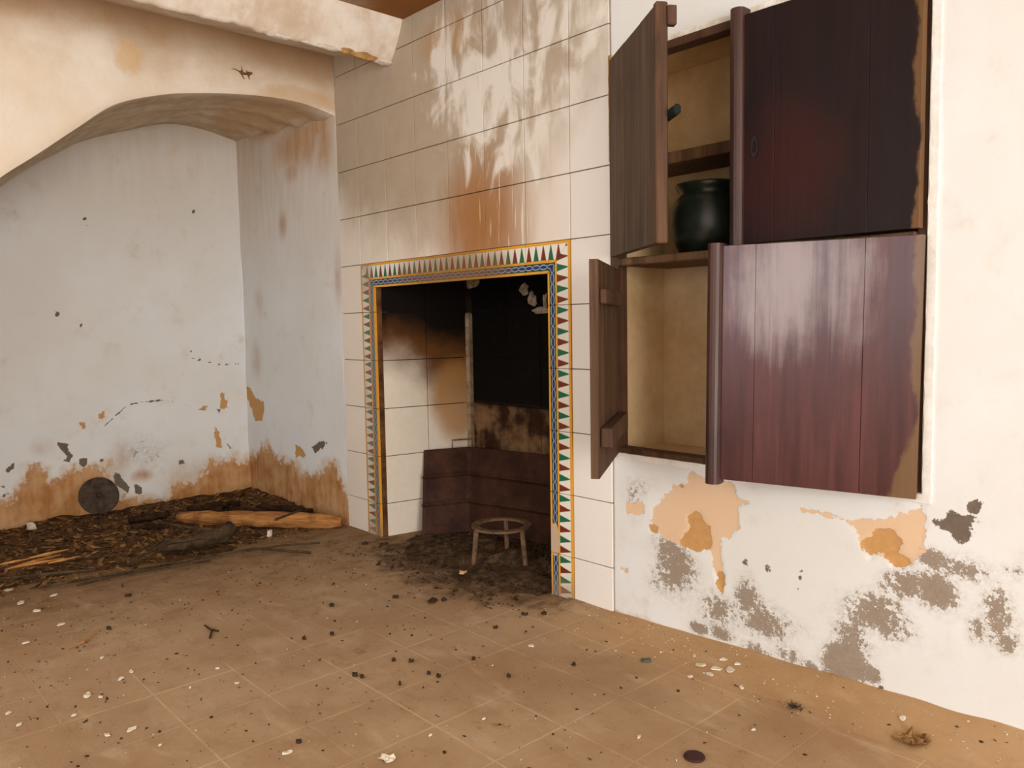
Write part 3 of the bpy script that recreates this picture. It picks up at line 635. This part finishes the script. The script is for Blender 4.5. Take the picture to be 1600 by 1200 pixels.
strip(seg((2.247, .48), (2.247, 1.66), 40), .011, .005, 'plaster_margin', LIME, 1); strip(seg((1.40, 1.643), (2.25, 1.643), 30), .009, .006, 'plaster_margin', CRW, 2)
strip(seg((1.385, .490), (2.24, .490), 34), .011, .006, 'plaster_margin', LIME, 3); strip(seg((1.362, 1.35), (1.362, 1.65), 14), .006, .005, 'plaster_margin', OCH, 4)

# green glazed pot on the middle shelf
pot = props(empty('glazed_pot', (1.612, .118, 1.0690)), 'dark green glazed clay pot inside the upper cupboard', 'pot')
PG = NT('green_glaze', .22, .5); nn_ = PG.noise(PG.obj, 22, 4); PG.bump(PG.noise(PG.scale(PG.obj, (4, 4, 60)), 1, 3), .15, .003)
PGm = PG.out(PG.mix(PG.step(nn_, .3, .8), (.007, .011, .008), (.014, .021, .014)), PG.step(nn_, .3, .7, .28, .42))
bm = bmesh.new(); lathe(bm, [(.060, 0), (.078, .006), (.096, .04), (.104, .08), (.103, .115), (.094, .145), (.080, .160), (.076, .168), (.084, .178), (.090, .188), (.088, .194), (.078, .192), (.070, .178), (.072, .16), (.090, .12), (.090, .06), (.05, .012)])
bobj('body', bm, PGm, pot, True)
for an in (170, -10):
    a = math.radians(an); c_, s__ = math.cos(a), math.sin(a)
    v, f = tube([(c_ * r, s__ * r, z) for r, z in ((.085, .176), (.100, .178), (.112, .165), (.115, .145), (.108, .125), (.099, .118))], .009, 10); pobj('handle', v, f, PGm, pot, True)

# ------------------------------------------------------------------ debris
def mound_h(x, y):
    k = max(0, min(1, (-.20 - .16 * mn.noise(Vector((y * 2.3, 0, 5))) + (.12 if y > -.35 else 0) * -1 - x) / .45))
    return .050 * k ** .7 * (.75 + .5 * mn.noise(Vector((x * 5, y * 5, 1)))) + .010 * k * mn.noise(Vector((x * 21, y * 21, 4))) - .006
gx = frange(XB, .05, .013); gy = frange(-1.66, -.004, .015)
V = [(x, y, mound_h(x, y)) for y in gy for x in gx]; m = len(gx)
F = [(j * m + i, j * m + i + 1, (j + 1) * m + i + 1, (j + 1) * m + i) for j in range(len(gy) - 1) for i in range(m - 1)]
EARTH = mat_mottle('dark_litter', (.030, .014, .006), (.16, .080, .030), 26, .95, .1, .9)
props(pobj('leaf_litter', V, F, EARTH, smooth=True), 'dark heap of earth and leaf litter below the alcove wall', 'debris', kind='stuff')
def ash_h(x, y):
    k = max(0, 1 - ((x - .68) / .50) ** 2 - ((y - .14) / .27) ** 2 + .55 * mn.noise(Vector((x * 6, y * 6, 7)))); return .034 * k ** .8 * (.8 + .6 * mn.noise(Vector((x * 9, y * 9, 2)))) + .012 * k * mn.noise(Vector((x * 34, y * 34, 4))) - .004
gx = frange(.15, 1.09, .013); gy = frange(-.13, .40, .013); m = len(gx)
V = [(x, y, ash_h(x, y)) for y in gy for x in gx]; F = [(j * m + i, j * m + i + 1, (j + 1) * m + i + 1, (j + 1) * m + i) for j in range(len(gy) - 1) for i in range(m - 1)]
props(pobj('ash_heap', V, F, mat_mottle('ash', (.016, .009, .005), (.15, .088, .046), 34, .95, .1, .9), smooth=True), 'black heap of ash and cinders in the fireplace', 'ash', kind='stuff')
def drift_h(x, y):
    k = max(0, 1 + y / (.10 + .10 * max(0, min(1, (x - 1.3) / .8)) + .04 * mn.noise(Vector((x * 6, 0, 0))))); return (.012 + .034 * max(0, min(1, (x - 1.35) / 1.1))) * k ** 1.3 * (1 + .18 * mn.noise(Vector((x * 8, y * 8, 0)))) - .003
gx = frange(1.18, 3.1, .014); gy = frange(-.26, .004, .012); m = len(gx)
V = [(x, y, drift_h(x, y)) for y in gy for x in gx]; F = [(j * m + i, j * m + i + 1, (j + 1) * m + i + 1, (j + 1) * m + i) for j in range(len(gy) - 1) for i in range(m - 1)]
props(pobj('dust_drift', V, F, FLT, smooth=True), 'sandy dust drifted along the foot of the white wall', 'dust', kind='stuff')
def ground(x, y):
    h = 0
    if x < .05 and y < 0: h = max(h, mound_h(x, y))
    if .15 < x < 1.09 and y > -.13: h = max(h, ash_h(x, y))
    if x > 1.18 and y > -.26: h = max(h, drift_h(x, y))
    return h
def scatter(name, N, posf, sz, mat, label, cat, el=1.6, tiltm=.5, th=.25):
    V = []; F = []
    for _ in range(N):
        x, y = posf(); s = sz[0] * (sz[1] / sz[0]) ** (random.random() ** 2.2); z = ground(x, y); a = random.random() * 6.28; e = random.uniform(1, el); b = len(V); k = random.choice((4, 5, 6))
        tx, ty = random.uniform(-tiltm, tiltm), random.uniform(-tiltm, tiltm)
        for i in range(k):
            an = 6.283 * i / k; r = s * random.uniform(.6, 1.1); u, v = r * e * math.cos(an), r * math.sin(an) / e ** .5
            dx_, dy_ = u * math.cos(a) - v * math.sin(a), u * math.sin(a) + v * math.cos(a); V.append((x + dx_, y + dy_, max(z - .001, z + .0006 + tx * dx_ + ty * dy_)))
        V.append((x, y, z + s * th + .001)); F += [(b + i, b + (i + 1) % k, b + k) for i in range(k)]
    return props(pobj(name, V, F, mat), label, cat, kind='stuff')
DARK = flat('dark_crumb', (.048, .027, .014), .9); WHT = flat('white_flake', (.62, .52, .40), .85); TAN = mat_mottle('dry_leaf', (.10, .045, .015), (.32, .17, .065), 30, .9, .1, .3)
def pf_floor():
    while True:
        x, y = random.uniform(-.2, 3.0), random.uniform(-1.75, -.01)
        if random.random() < .25 + .75 * math.exp(-abs(x - .3) / .7) : return x, y
def pf_litter(): return random.uniform(XB + .02, -.20), random.uniform(-1.6, -.02)
def pf_ash():
    while True:
        x, y = random.uniform(.2, 1.08), random.uniform(-.24, .38)
        if ash_h(x, y) > -.003 or random.random() < .4: return x, y
def pf_base(): return random.uniform(1.2, 2.6), -abs(random.gauss(0, .09)) - .006
scatter('dirt_specks', 2800, pf_floor, (.001, .0055), DARK, 'dark crumbs of dirt sprinkled over the floor tiles', 'dirt')
scatter('plaster_specks', 700, pf_floor, (.0008, .0032), WHT, 'tiny pale plaster crumbs sprinkled over the floor', 'plaster crumbs')
scatter('litter_leaves', 2600, pf_litter, (.004, .020), TAN, 'dry brown leaves and chips on the litter heap', 'leaves', 2.6, .6)
scatter('litter_bits', 1800, pf_litter, (.003, .016), DARK, 'black bits of bark on the litter heap', 'bark', 2.6, .6)
scatter('cinders', 1300, pf_ash, (.003, .013), DARK, 'black cinders strewn over the hearth ash', 'cinders', 1.5, .6, .6)
scatter('wall_foot_crumbs', 450, pf_base, (.001, .0045), WHT, 'pale crumbs of paint below the white peeling wall', 'plaster crumbs')

# single flakes of plaster, placed where the photograph shows them
def flake(name, u, v, wpx, mat, label, cat, group=None, el=1.7, ang=None, th=.0025, seed=0):
    p = Fl(u, v); r = random.Random(seed + int(u * 7 + v)); Zc = (p - CAM) @ CF; s = wpx * Zc / FPX / 2.5 / el ** .5; z = max(0, ground(p[0], p[1])); k = 9
    a = r.random() * 6.28 if ang is None else ang; V = []
    for zz_, sc in ((0, 1), (th, .92)):
        for i in range(k):
            an = 6.283 * i / k; rr = s * r.uniform(.7, 1.15) * sc if zz_ == 0 else None
            if zz_ == 0: V.append((rr * el * math.cos(an), rr * math.sin(an), 0))
            else: q_ = V[i]; V.append((q_[0] * sc, q_[1] * sc, th * (1 + .5 * math.sin(i * 2.1))))
    F = [tuple(range(k, 2 * k))] + [(i, (i + 1) % k, k + (i + 1) % k, k + i) for i in range(k)] + [tuple(range(k))[::-1]]
    o = pobj(name, V, F, mat); o.location = (p[0], p[1], z + .0006); o.rotation_euler = (r.uniform(-.05, .05), r.uniform(-.05, .05), a); return props(o, label, cat, group)
def crumple(name, u, v, wpx, mat, label, cat, hh):
    p = Fl(u, v); s = wpx * ((p - CAM) @ CF) / FPX / 2; V = [(0, 0, hh * .5)]; F = []; K = 18; Rn = 6; r = random.Random(int(u))
    rim = [r.uniform(.75, 1.15) for _ in range(K)]
    for q_ in range(1, Rn + 1):
        for i in range(K):
            an = 6.283 * i / K; rr = s * rim[i] * q_ / Rn; x, y = rr * math.cos(an), .72 * rr * math.sin(an); V.append((x, y, .0008 + hh * abs(mn.noise(Vector((x * 60, y * 60, u)))) * 1.6))
    for i in range(K): F.append((0, 1 + i, 1 + (i + 1) % K))
    for q_ in range(Rn - 1):
        for i in range(K): a = 1 + q_ * K; F.append((a + i, a + K + i, a + K + (i + 1) % K, a + (i + 1) % K))
    o = pobj(name, V, F, mat); o.location = (p[0], p[1], max(0, ground(p[0], p[1]))); o.rotation_euler[2] = .6; return props(o, label, cat)
PF = mat_mottle('plaster_flake', (.56, .46, .34), (.76, .68, .57), 40, .9, .1, .4)
for u, v, w_ in ((33, 942, 20), (12, 923, 18), (58, 955, 14), (40, 1005, 13), (136, 1087, 18), (157, 1090, 9), (205, 1050, 11), (189, 1061, 14), (206, 1140, 16), (168, 1149, 13), (13, 1115, 11), (30, 1133, 12), (116, 1118, 8), (85, 930, 14), (95, 976, 14), (160, 1028, 9), (370, 1068, 8), (297, 1075, 7), (340, 1045, 7), (448, 1177, 18), (250, 1165, 7), (1159, 1075, 12), (830, 1010, 12), (1085, 1027, 9), (756, 1124, 6), (672, 1150, 7), (1410, 1136, 18), (1545, 1148, 12), (1565, 1150, 12), (1177, 1141, 9), (998, 1152, 9)):
    flake('plaster_flake', u, v, w_, PF, 'white flake of fallen plaster lying on the dusty floor', 'plaster flake', 'plaster flakes on the floor')
for u, v, w_ in ((1095, 1040, 22), (1118, 1046, 20), (1140, 1050, 24), (1108, 1054, 16), (1130, 1036, 15), (1152, 1044, 14), (1078, 1058, 10)):
    flake('paint_flake', u, v, w_, PF, 'pale paint flake in the cluster below the peach wall patch', 'paint flake', 'paint flakes below the wall')
crumple('paper_scrap', 605, 1187, 30, PF, 'cream crumpled scrap at the front edge of the floor', 'scrap', .010)
flake('plaster_chip', 724, 899, 16, mat_mottle('ochre_chip', (.5, .29, .13), (.66, .42, .22), 40), 'ochre chip of plaster in front of the trivet', 'plaster chip', th=.008, el=1.1)
flake('plaster_chip', 50, 838, 17, PF, 'white shell-like plaster chip on the litter heap', 'plaster chip', th=.02)
flake('plaster_chip', 421, 838, 12, PF, 'white plaster chip resting beside the orange log', 'plaster chip', th=.02, el=1.1)
flake('glazed_shard', 1010, 1034, 17, flat('green_shard', (.07, .085, .06), .5), 'small dark green shard on the floor', 'shard', th=.006, el=1.8, ang=.8)
crumple('crumpled_leaf', 1425, 1163, 60, TAN, 'crumpled brown dead leaf near the right wall', 'leaf', .016)
p = Fl(1238, 1104); V = []; F = []; rr_ = random.Random(5)
for k in range(46):
    a = rr_.random() * 6.28; l = rr_.uniform(.008, .026); b = len(V); c0 = Vector((rr_.gauss(0, .009), rr_.gauss(0, .006), 0)); t_ = c0 + Vector((math.cos(a) * l, math.sin(a) * l, rr_.uniform(.001, .010))); s_ = Vector((-math.sin(a), math.cos(a), 0)) * .0013
    V += [c0 - s_, c0 + s_, t_]; F.append((b, b + 1, b + 2))
o = pobj('grass_clump', V, F, flat('dead_grass', (.055, .042, .024), .9)); o.location = (p[0], p[1], ground(p[0], p[1]) + .0008); props(o, 'dark tuft of dead grass near the white wall', 'tuft')
p = Fl(1085, 1184); bm = bmesh.new(); lathe(bm, [(.0, 0), (.0205, 0), (.022, .002), (.0205, .0045), (.010, .0035), (.0, .004)], 28); bmesh.ops.remove_doubles(bm, verts=bm.verts, dist=1e-5)
o = bobj('bottle_cap', bm, flat('dark_red_cap', (.045, .012, .010), .6, .3), None, True); o.location = (p[0], p[1], .0006); props(o, 'dark red-brown round cap lying at the front of the floor', 'cap')
for u, v, w_ in ((795, 1058, 11), (615, 1033, 9), (643, 1034, 12), (555, 1056, 13), (566, 1059, 9), (740, 1031, 8), (897, 1040, 8), (519, 992, 10), (518, 947, 12), (619, 934, 13), (570, 850, 15), (600, 851, 14), (774, 982, 9), (467, 1161, 10), (625, 1070, 7), (670, 1053, 9), (685, 1058, 10), (820, 961, 12), (850, 960, 11), (676, 940, 22), (694, 938, 12), (200, 932, 12), (170, 983, 9), (475, 999, 9)):
    flake('dirt_clod', u, v, w_, DARK, 'small dark clod of dirt on the floor tiles', 'clod', 'dark clods on the floor', el=1.3, th=.006)
# wood
def stick(name, pts, rad, mat, label, cat, n=8, jit=.25, seed=0, group=None, flatk=1):
    c = Vector(pts[0]); v, f = tube([Vector(p) - c for p in pts], rad, n, jit, seed); o = pobj(name, v, f, mat, None, n > 7); o.location = c; return props(o, label, cat, group)
def alog(name, pts, rad, mat, label, cat, n, jit, seed):
    c = Vector(pts[0]); ax = (Vector(pts[-1]) - c).normalized(); q_ = Vector((1, 0, 0)).rotation_difference(ax); inv = q_.inverted()
    v, f = tube([inv @ (Vector(p) - c) for p in pts], rad, n, jit, seed); o = pobj(name, v, f, mat, None, True); o.location = c; o.rotation_mode = 'QUATERNION'; o.rotation_quaternion = q_; return props(o, label, cat)
def mat_log(name, c0, c1):
    t = NT(name, .85, .15); o = t.obj; g = t.noise(t.scale(o, (3, 55, 55)), 1, 5, .65, .3); g2 = t.noise(t.scale(o, (9, 160, 160)), 1, 3, .6); m = t.noise(o, 14, 4)
    t.bump(t.add(g, t.mul(g2, .4)), .9, .006); col = t.mix(t.step(t.add(t.mul(g, .65), t.mul(g2, .35)), .36, .64), c0, c1)
    return t.out(t.mix(t.mul(t.step(m, .5, .7), .5), col, tuple(k * .5 for k in c0)))
def fl3(u, v, z): p = Fl(u, v, z); return (p[0], p[1], p[2])
ORW = mat_wood('split_orange_wood', (.34, .13, .03), (.62, .30, .10), .8, .2, grain=8); BARK = mat_mottle('grey_bark', (.030, .018, .010), (.11, .070, .038), 18, .95, .1, .9); CHAR = mat_mottle('charred_bark', (.008, .004, .003), (.06, .028, .012), 25, .95, .1, .9)
def seglog(a, b, n, rr, wob, seed):
    r = random.Random(seed); out = []
    for k in range(n + 1):
        f = k / n; out.append((a[0] + (b[0] - a[0]) * f + r.uniform(-wob, wob), a[1] + (b[1] - a[1]) * f + r.uniform(-wob, wob), a[2] + (b[2] - a[2]) * f + r.uniform(-wob, wob) * .6))
    return out
a = fl3(278, 808, .055); b = fl3(540, 815, .028); b = (b[0] - .01, min(b[1], -.045), b[2])
alog('split_log', seglog(a, b, 16, 0, .003, 4), [.018, .026, .03, .034, .032, .034, .036, .034, .036, .038, .036, .037, .036, .036, .035, .033, .024], mat_log('log_wood', (.20, .075, .018), (.52, .24, .078)), 'long split orange log lying against the wall corner', 'log', 9, .22, 3)
a = fl3(246, 858, .04); b = fl3(362, 833, .05); P_ = seglog(a, b, 9, 0, .004, 5); P_[-1] = (P_[-1][0] - .01, P_[-1][1] + .012, P_[-1][2] + .030)
stick('bark_log', P_, [.014, .022, .026, .028, .027, .030, .030, .034, .036, .026], BARK, 'short grey bark log with a knobbed end on the litter', 'log', 10, .25, 7)
for k, (u0, v0, u1, v1, z, r_) in enumerate(((292, 797, 345, 798, .075, .022), (360, 800, 420, 803, .075, .026), (400, 792, 488, 800, .07, .018), (322, 790, 375, 788, .08, .016), (205, 813, 262, 803, .07, .016), (205, 824, 262, 822, .055, .012))):
    def back(u, v):                                               # behind the log, clear of both walls
        q_ = fl3(u, v, z - .030 if k < 4 else z); return (max(q_[0], XB + .05), min(q_[1], -.035), q_[2])
    stick('charred_branch', seglog(back(u0, v0), back(u1, v1), 7, 0, .008, k), r_, CHAR, ('thick charred branch behind the left half of the orange log', 'thickest charred branch right behind the middle of the orange log', 'charred branch in the wall corner behind the right of the orange log', 'topmost charred branch lying against the alcove wall', 'charred branch pointing from the round lid to the orange log', 'thin charred branch between round lid and grey bark log')[k], 'branch', 8, .35, k, 'charred branches in the corner')
for k, (pts, r_) in enumerate((([(60, 918), (160, 900), (250, 884), (330, 868), (400, 857), (470, 862), (485, 864)], .005), ([(200, 878), (260, 850), (330, 838)], .006), ([(228, 862), (262, 838), (290, 822)], .004), ([(380, 862), (440, 852), (500, 848)], .004), ([(120, 915), (210, 893), (330, 876)], .004), ([(430, 812), (462, 800), (470, 797)], .005), ([(0, 905), (60, 898), (150, 890)], .006), ([(240, 815), (310, 826), (350, 828)], .005))):
    zz_ = {1: .105, 2: .125, 3: .026, 5: .100, 7: .090}.get(k, .012)
    stick('twig', [fl3(u, v, max(zz_, 0)) for u, v in pts], r_, BARK, ('longest thin twig running along the front edge of the litter heap', 'twig crossing the heap left of the grey bark log', 'thin twig slanting up towards the orange log', 'short twig on the floor right of the grey bark log', 'thin twig just below the grey bark log', 'stub of twig standing over the orange log', 'twig at the left picture edge in front of the splinters', 'twig between the charred branches and the bark log')[k], 'twig', 6, .3, k, 'twigs on the litter heap')
for k, (u0, v0, u1, v1, r_) in enumerate(((12, 889, 95, 866, .007), (25, 886, 100, 872, .005), (45, 872, 108, 858, .006), (75, 880, 125, 869, .005), (0, 882, 45, 873, .005))):
    stick('wood_splinter', [fl3(u0, v0, .05 + .009 * k), fl3((u0 + u1) / 2, (v0 + v1) / 2, .055 + .009 * k), fl3(u1, v1, .05 + .009 * k)], [r_ * .5, r_, r_ * .3], ORW, ('longest pale orange splinter on the litter heap', 'thin orange splinter lying against the longest splinter', 'rearmost orange splinter on the litter heap', 'rightmost short orange splinter on the litter heap', 'orange splinter cut by the left picture edge')[k], 'splinter', 5, .3, k, 'wood splinters on the heap')
stick('straw_strip', [fl3(105, 1014, .002), fl3(130, 1003, .006), fl3(151, 989, .003)], [.001, .0035, .001], ORW, 'curved orange straw lying alone on the left floor', 'straw', 6, 0, 2)
stick('forked_twig', [fl3(320, 977, .004), fl3(328, 983, .005), fl3(341, 986, .003), fl3(331, 984, .005), fl3(328, 997, .003)], .0028, DARK, 'small forked brown twig on the left floor', 'twig', 6, 0, 2)
# round dark lid leaning on the alcove wall
lid = props(empty('pot_lid', (XB + .075, -.762, .030)), 'round dark lid leaning against the stained alcove wall', 'lid'); lid.rotation_euler = (0, math.radians(72), 0)
LM = mat_mottle('dark_lid', (.028, .017, .010), (.085, .055, .035), 30, .7, .25, .5)
bm = bmesh.new(); lathe(bm, [(.0005, 0), (.078, 0), (.086, .004), (.087, .011), (.080, .014), (.070, .010), (.0005, .013)], 40); bmesh.ops.translate(bm, verts=bm.verts, vec=(-.087, 0, 0)); bobj('disc', bm, LM, lid, True)
bm = bmesh.new(); lathe(bm, [(.0005, .011), (.010, .012), (.009, .020), (.012, .026), (.0005, .028)], 16); bmesh.ops.translate(bm, verts=bm.verts, vec=(-.087, 0, 0)); bobj('knob', bm, LM, lid, True)

# gecko on the arch face: one skinned body
def gecko():
    me = bpy.data.meshes.new('gecko'); k = .092 / 35.0; c = np.array([(-.17), *onp(382, 114, 0, XA)[1:]])
    def P(u, v, x=.004): q_ = onp(u, v, 0, XA); return (x, q_[1] - c[1], q_[2] - c[2])
    body = [(361, 108, .0012), (367, 108.5, .0018), (372, 111, .0028), (377, 114.5, .0062), (383, 116, .0068), (388, 115.5, .0058), (391, 114.6, .0062), (394, 114.8, .0040)]
    V = [P(u, v) for u, v, r in body]; R_ = [r for _, _, r in body]; E_ = [(i, i + 1) for i in range(len(body) - 1)]
    for root, legs in ((3, [(377.5, 108), (376.5, 103.5)]), (3, [(379, 121), (382, 124)]), (5, [(385, 111.5), (383.5, 109)]), (5, [(388, 121), (390, 124.5)])):
        pr = root
        for u, v in legs: V.append(P(u, v, .002)); R_.append(.0021); E_.append((pr, len(V) - 1)); pr = len(V) - 1
    me.from_pydata(V, E_, []); o = link('gecko', me, flat('gecko_skin', (.15, .072, .026), .75)); o.location = c
    md = o.modifiers.new('skin', 'SKIN'); sv = me.skin_vertices[0].data
    for s, r in zip(sv, R_): s.radius = (r, r * .75)
    sv[4].use_root = True; sd = o.modifiers.new('sub', 'SUBSURF'); sd.levels = 2; sd.render_levels = 2
    return props(o, 'small brown gecko clinging above the arch', 'gecko')
gecko()
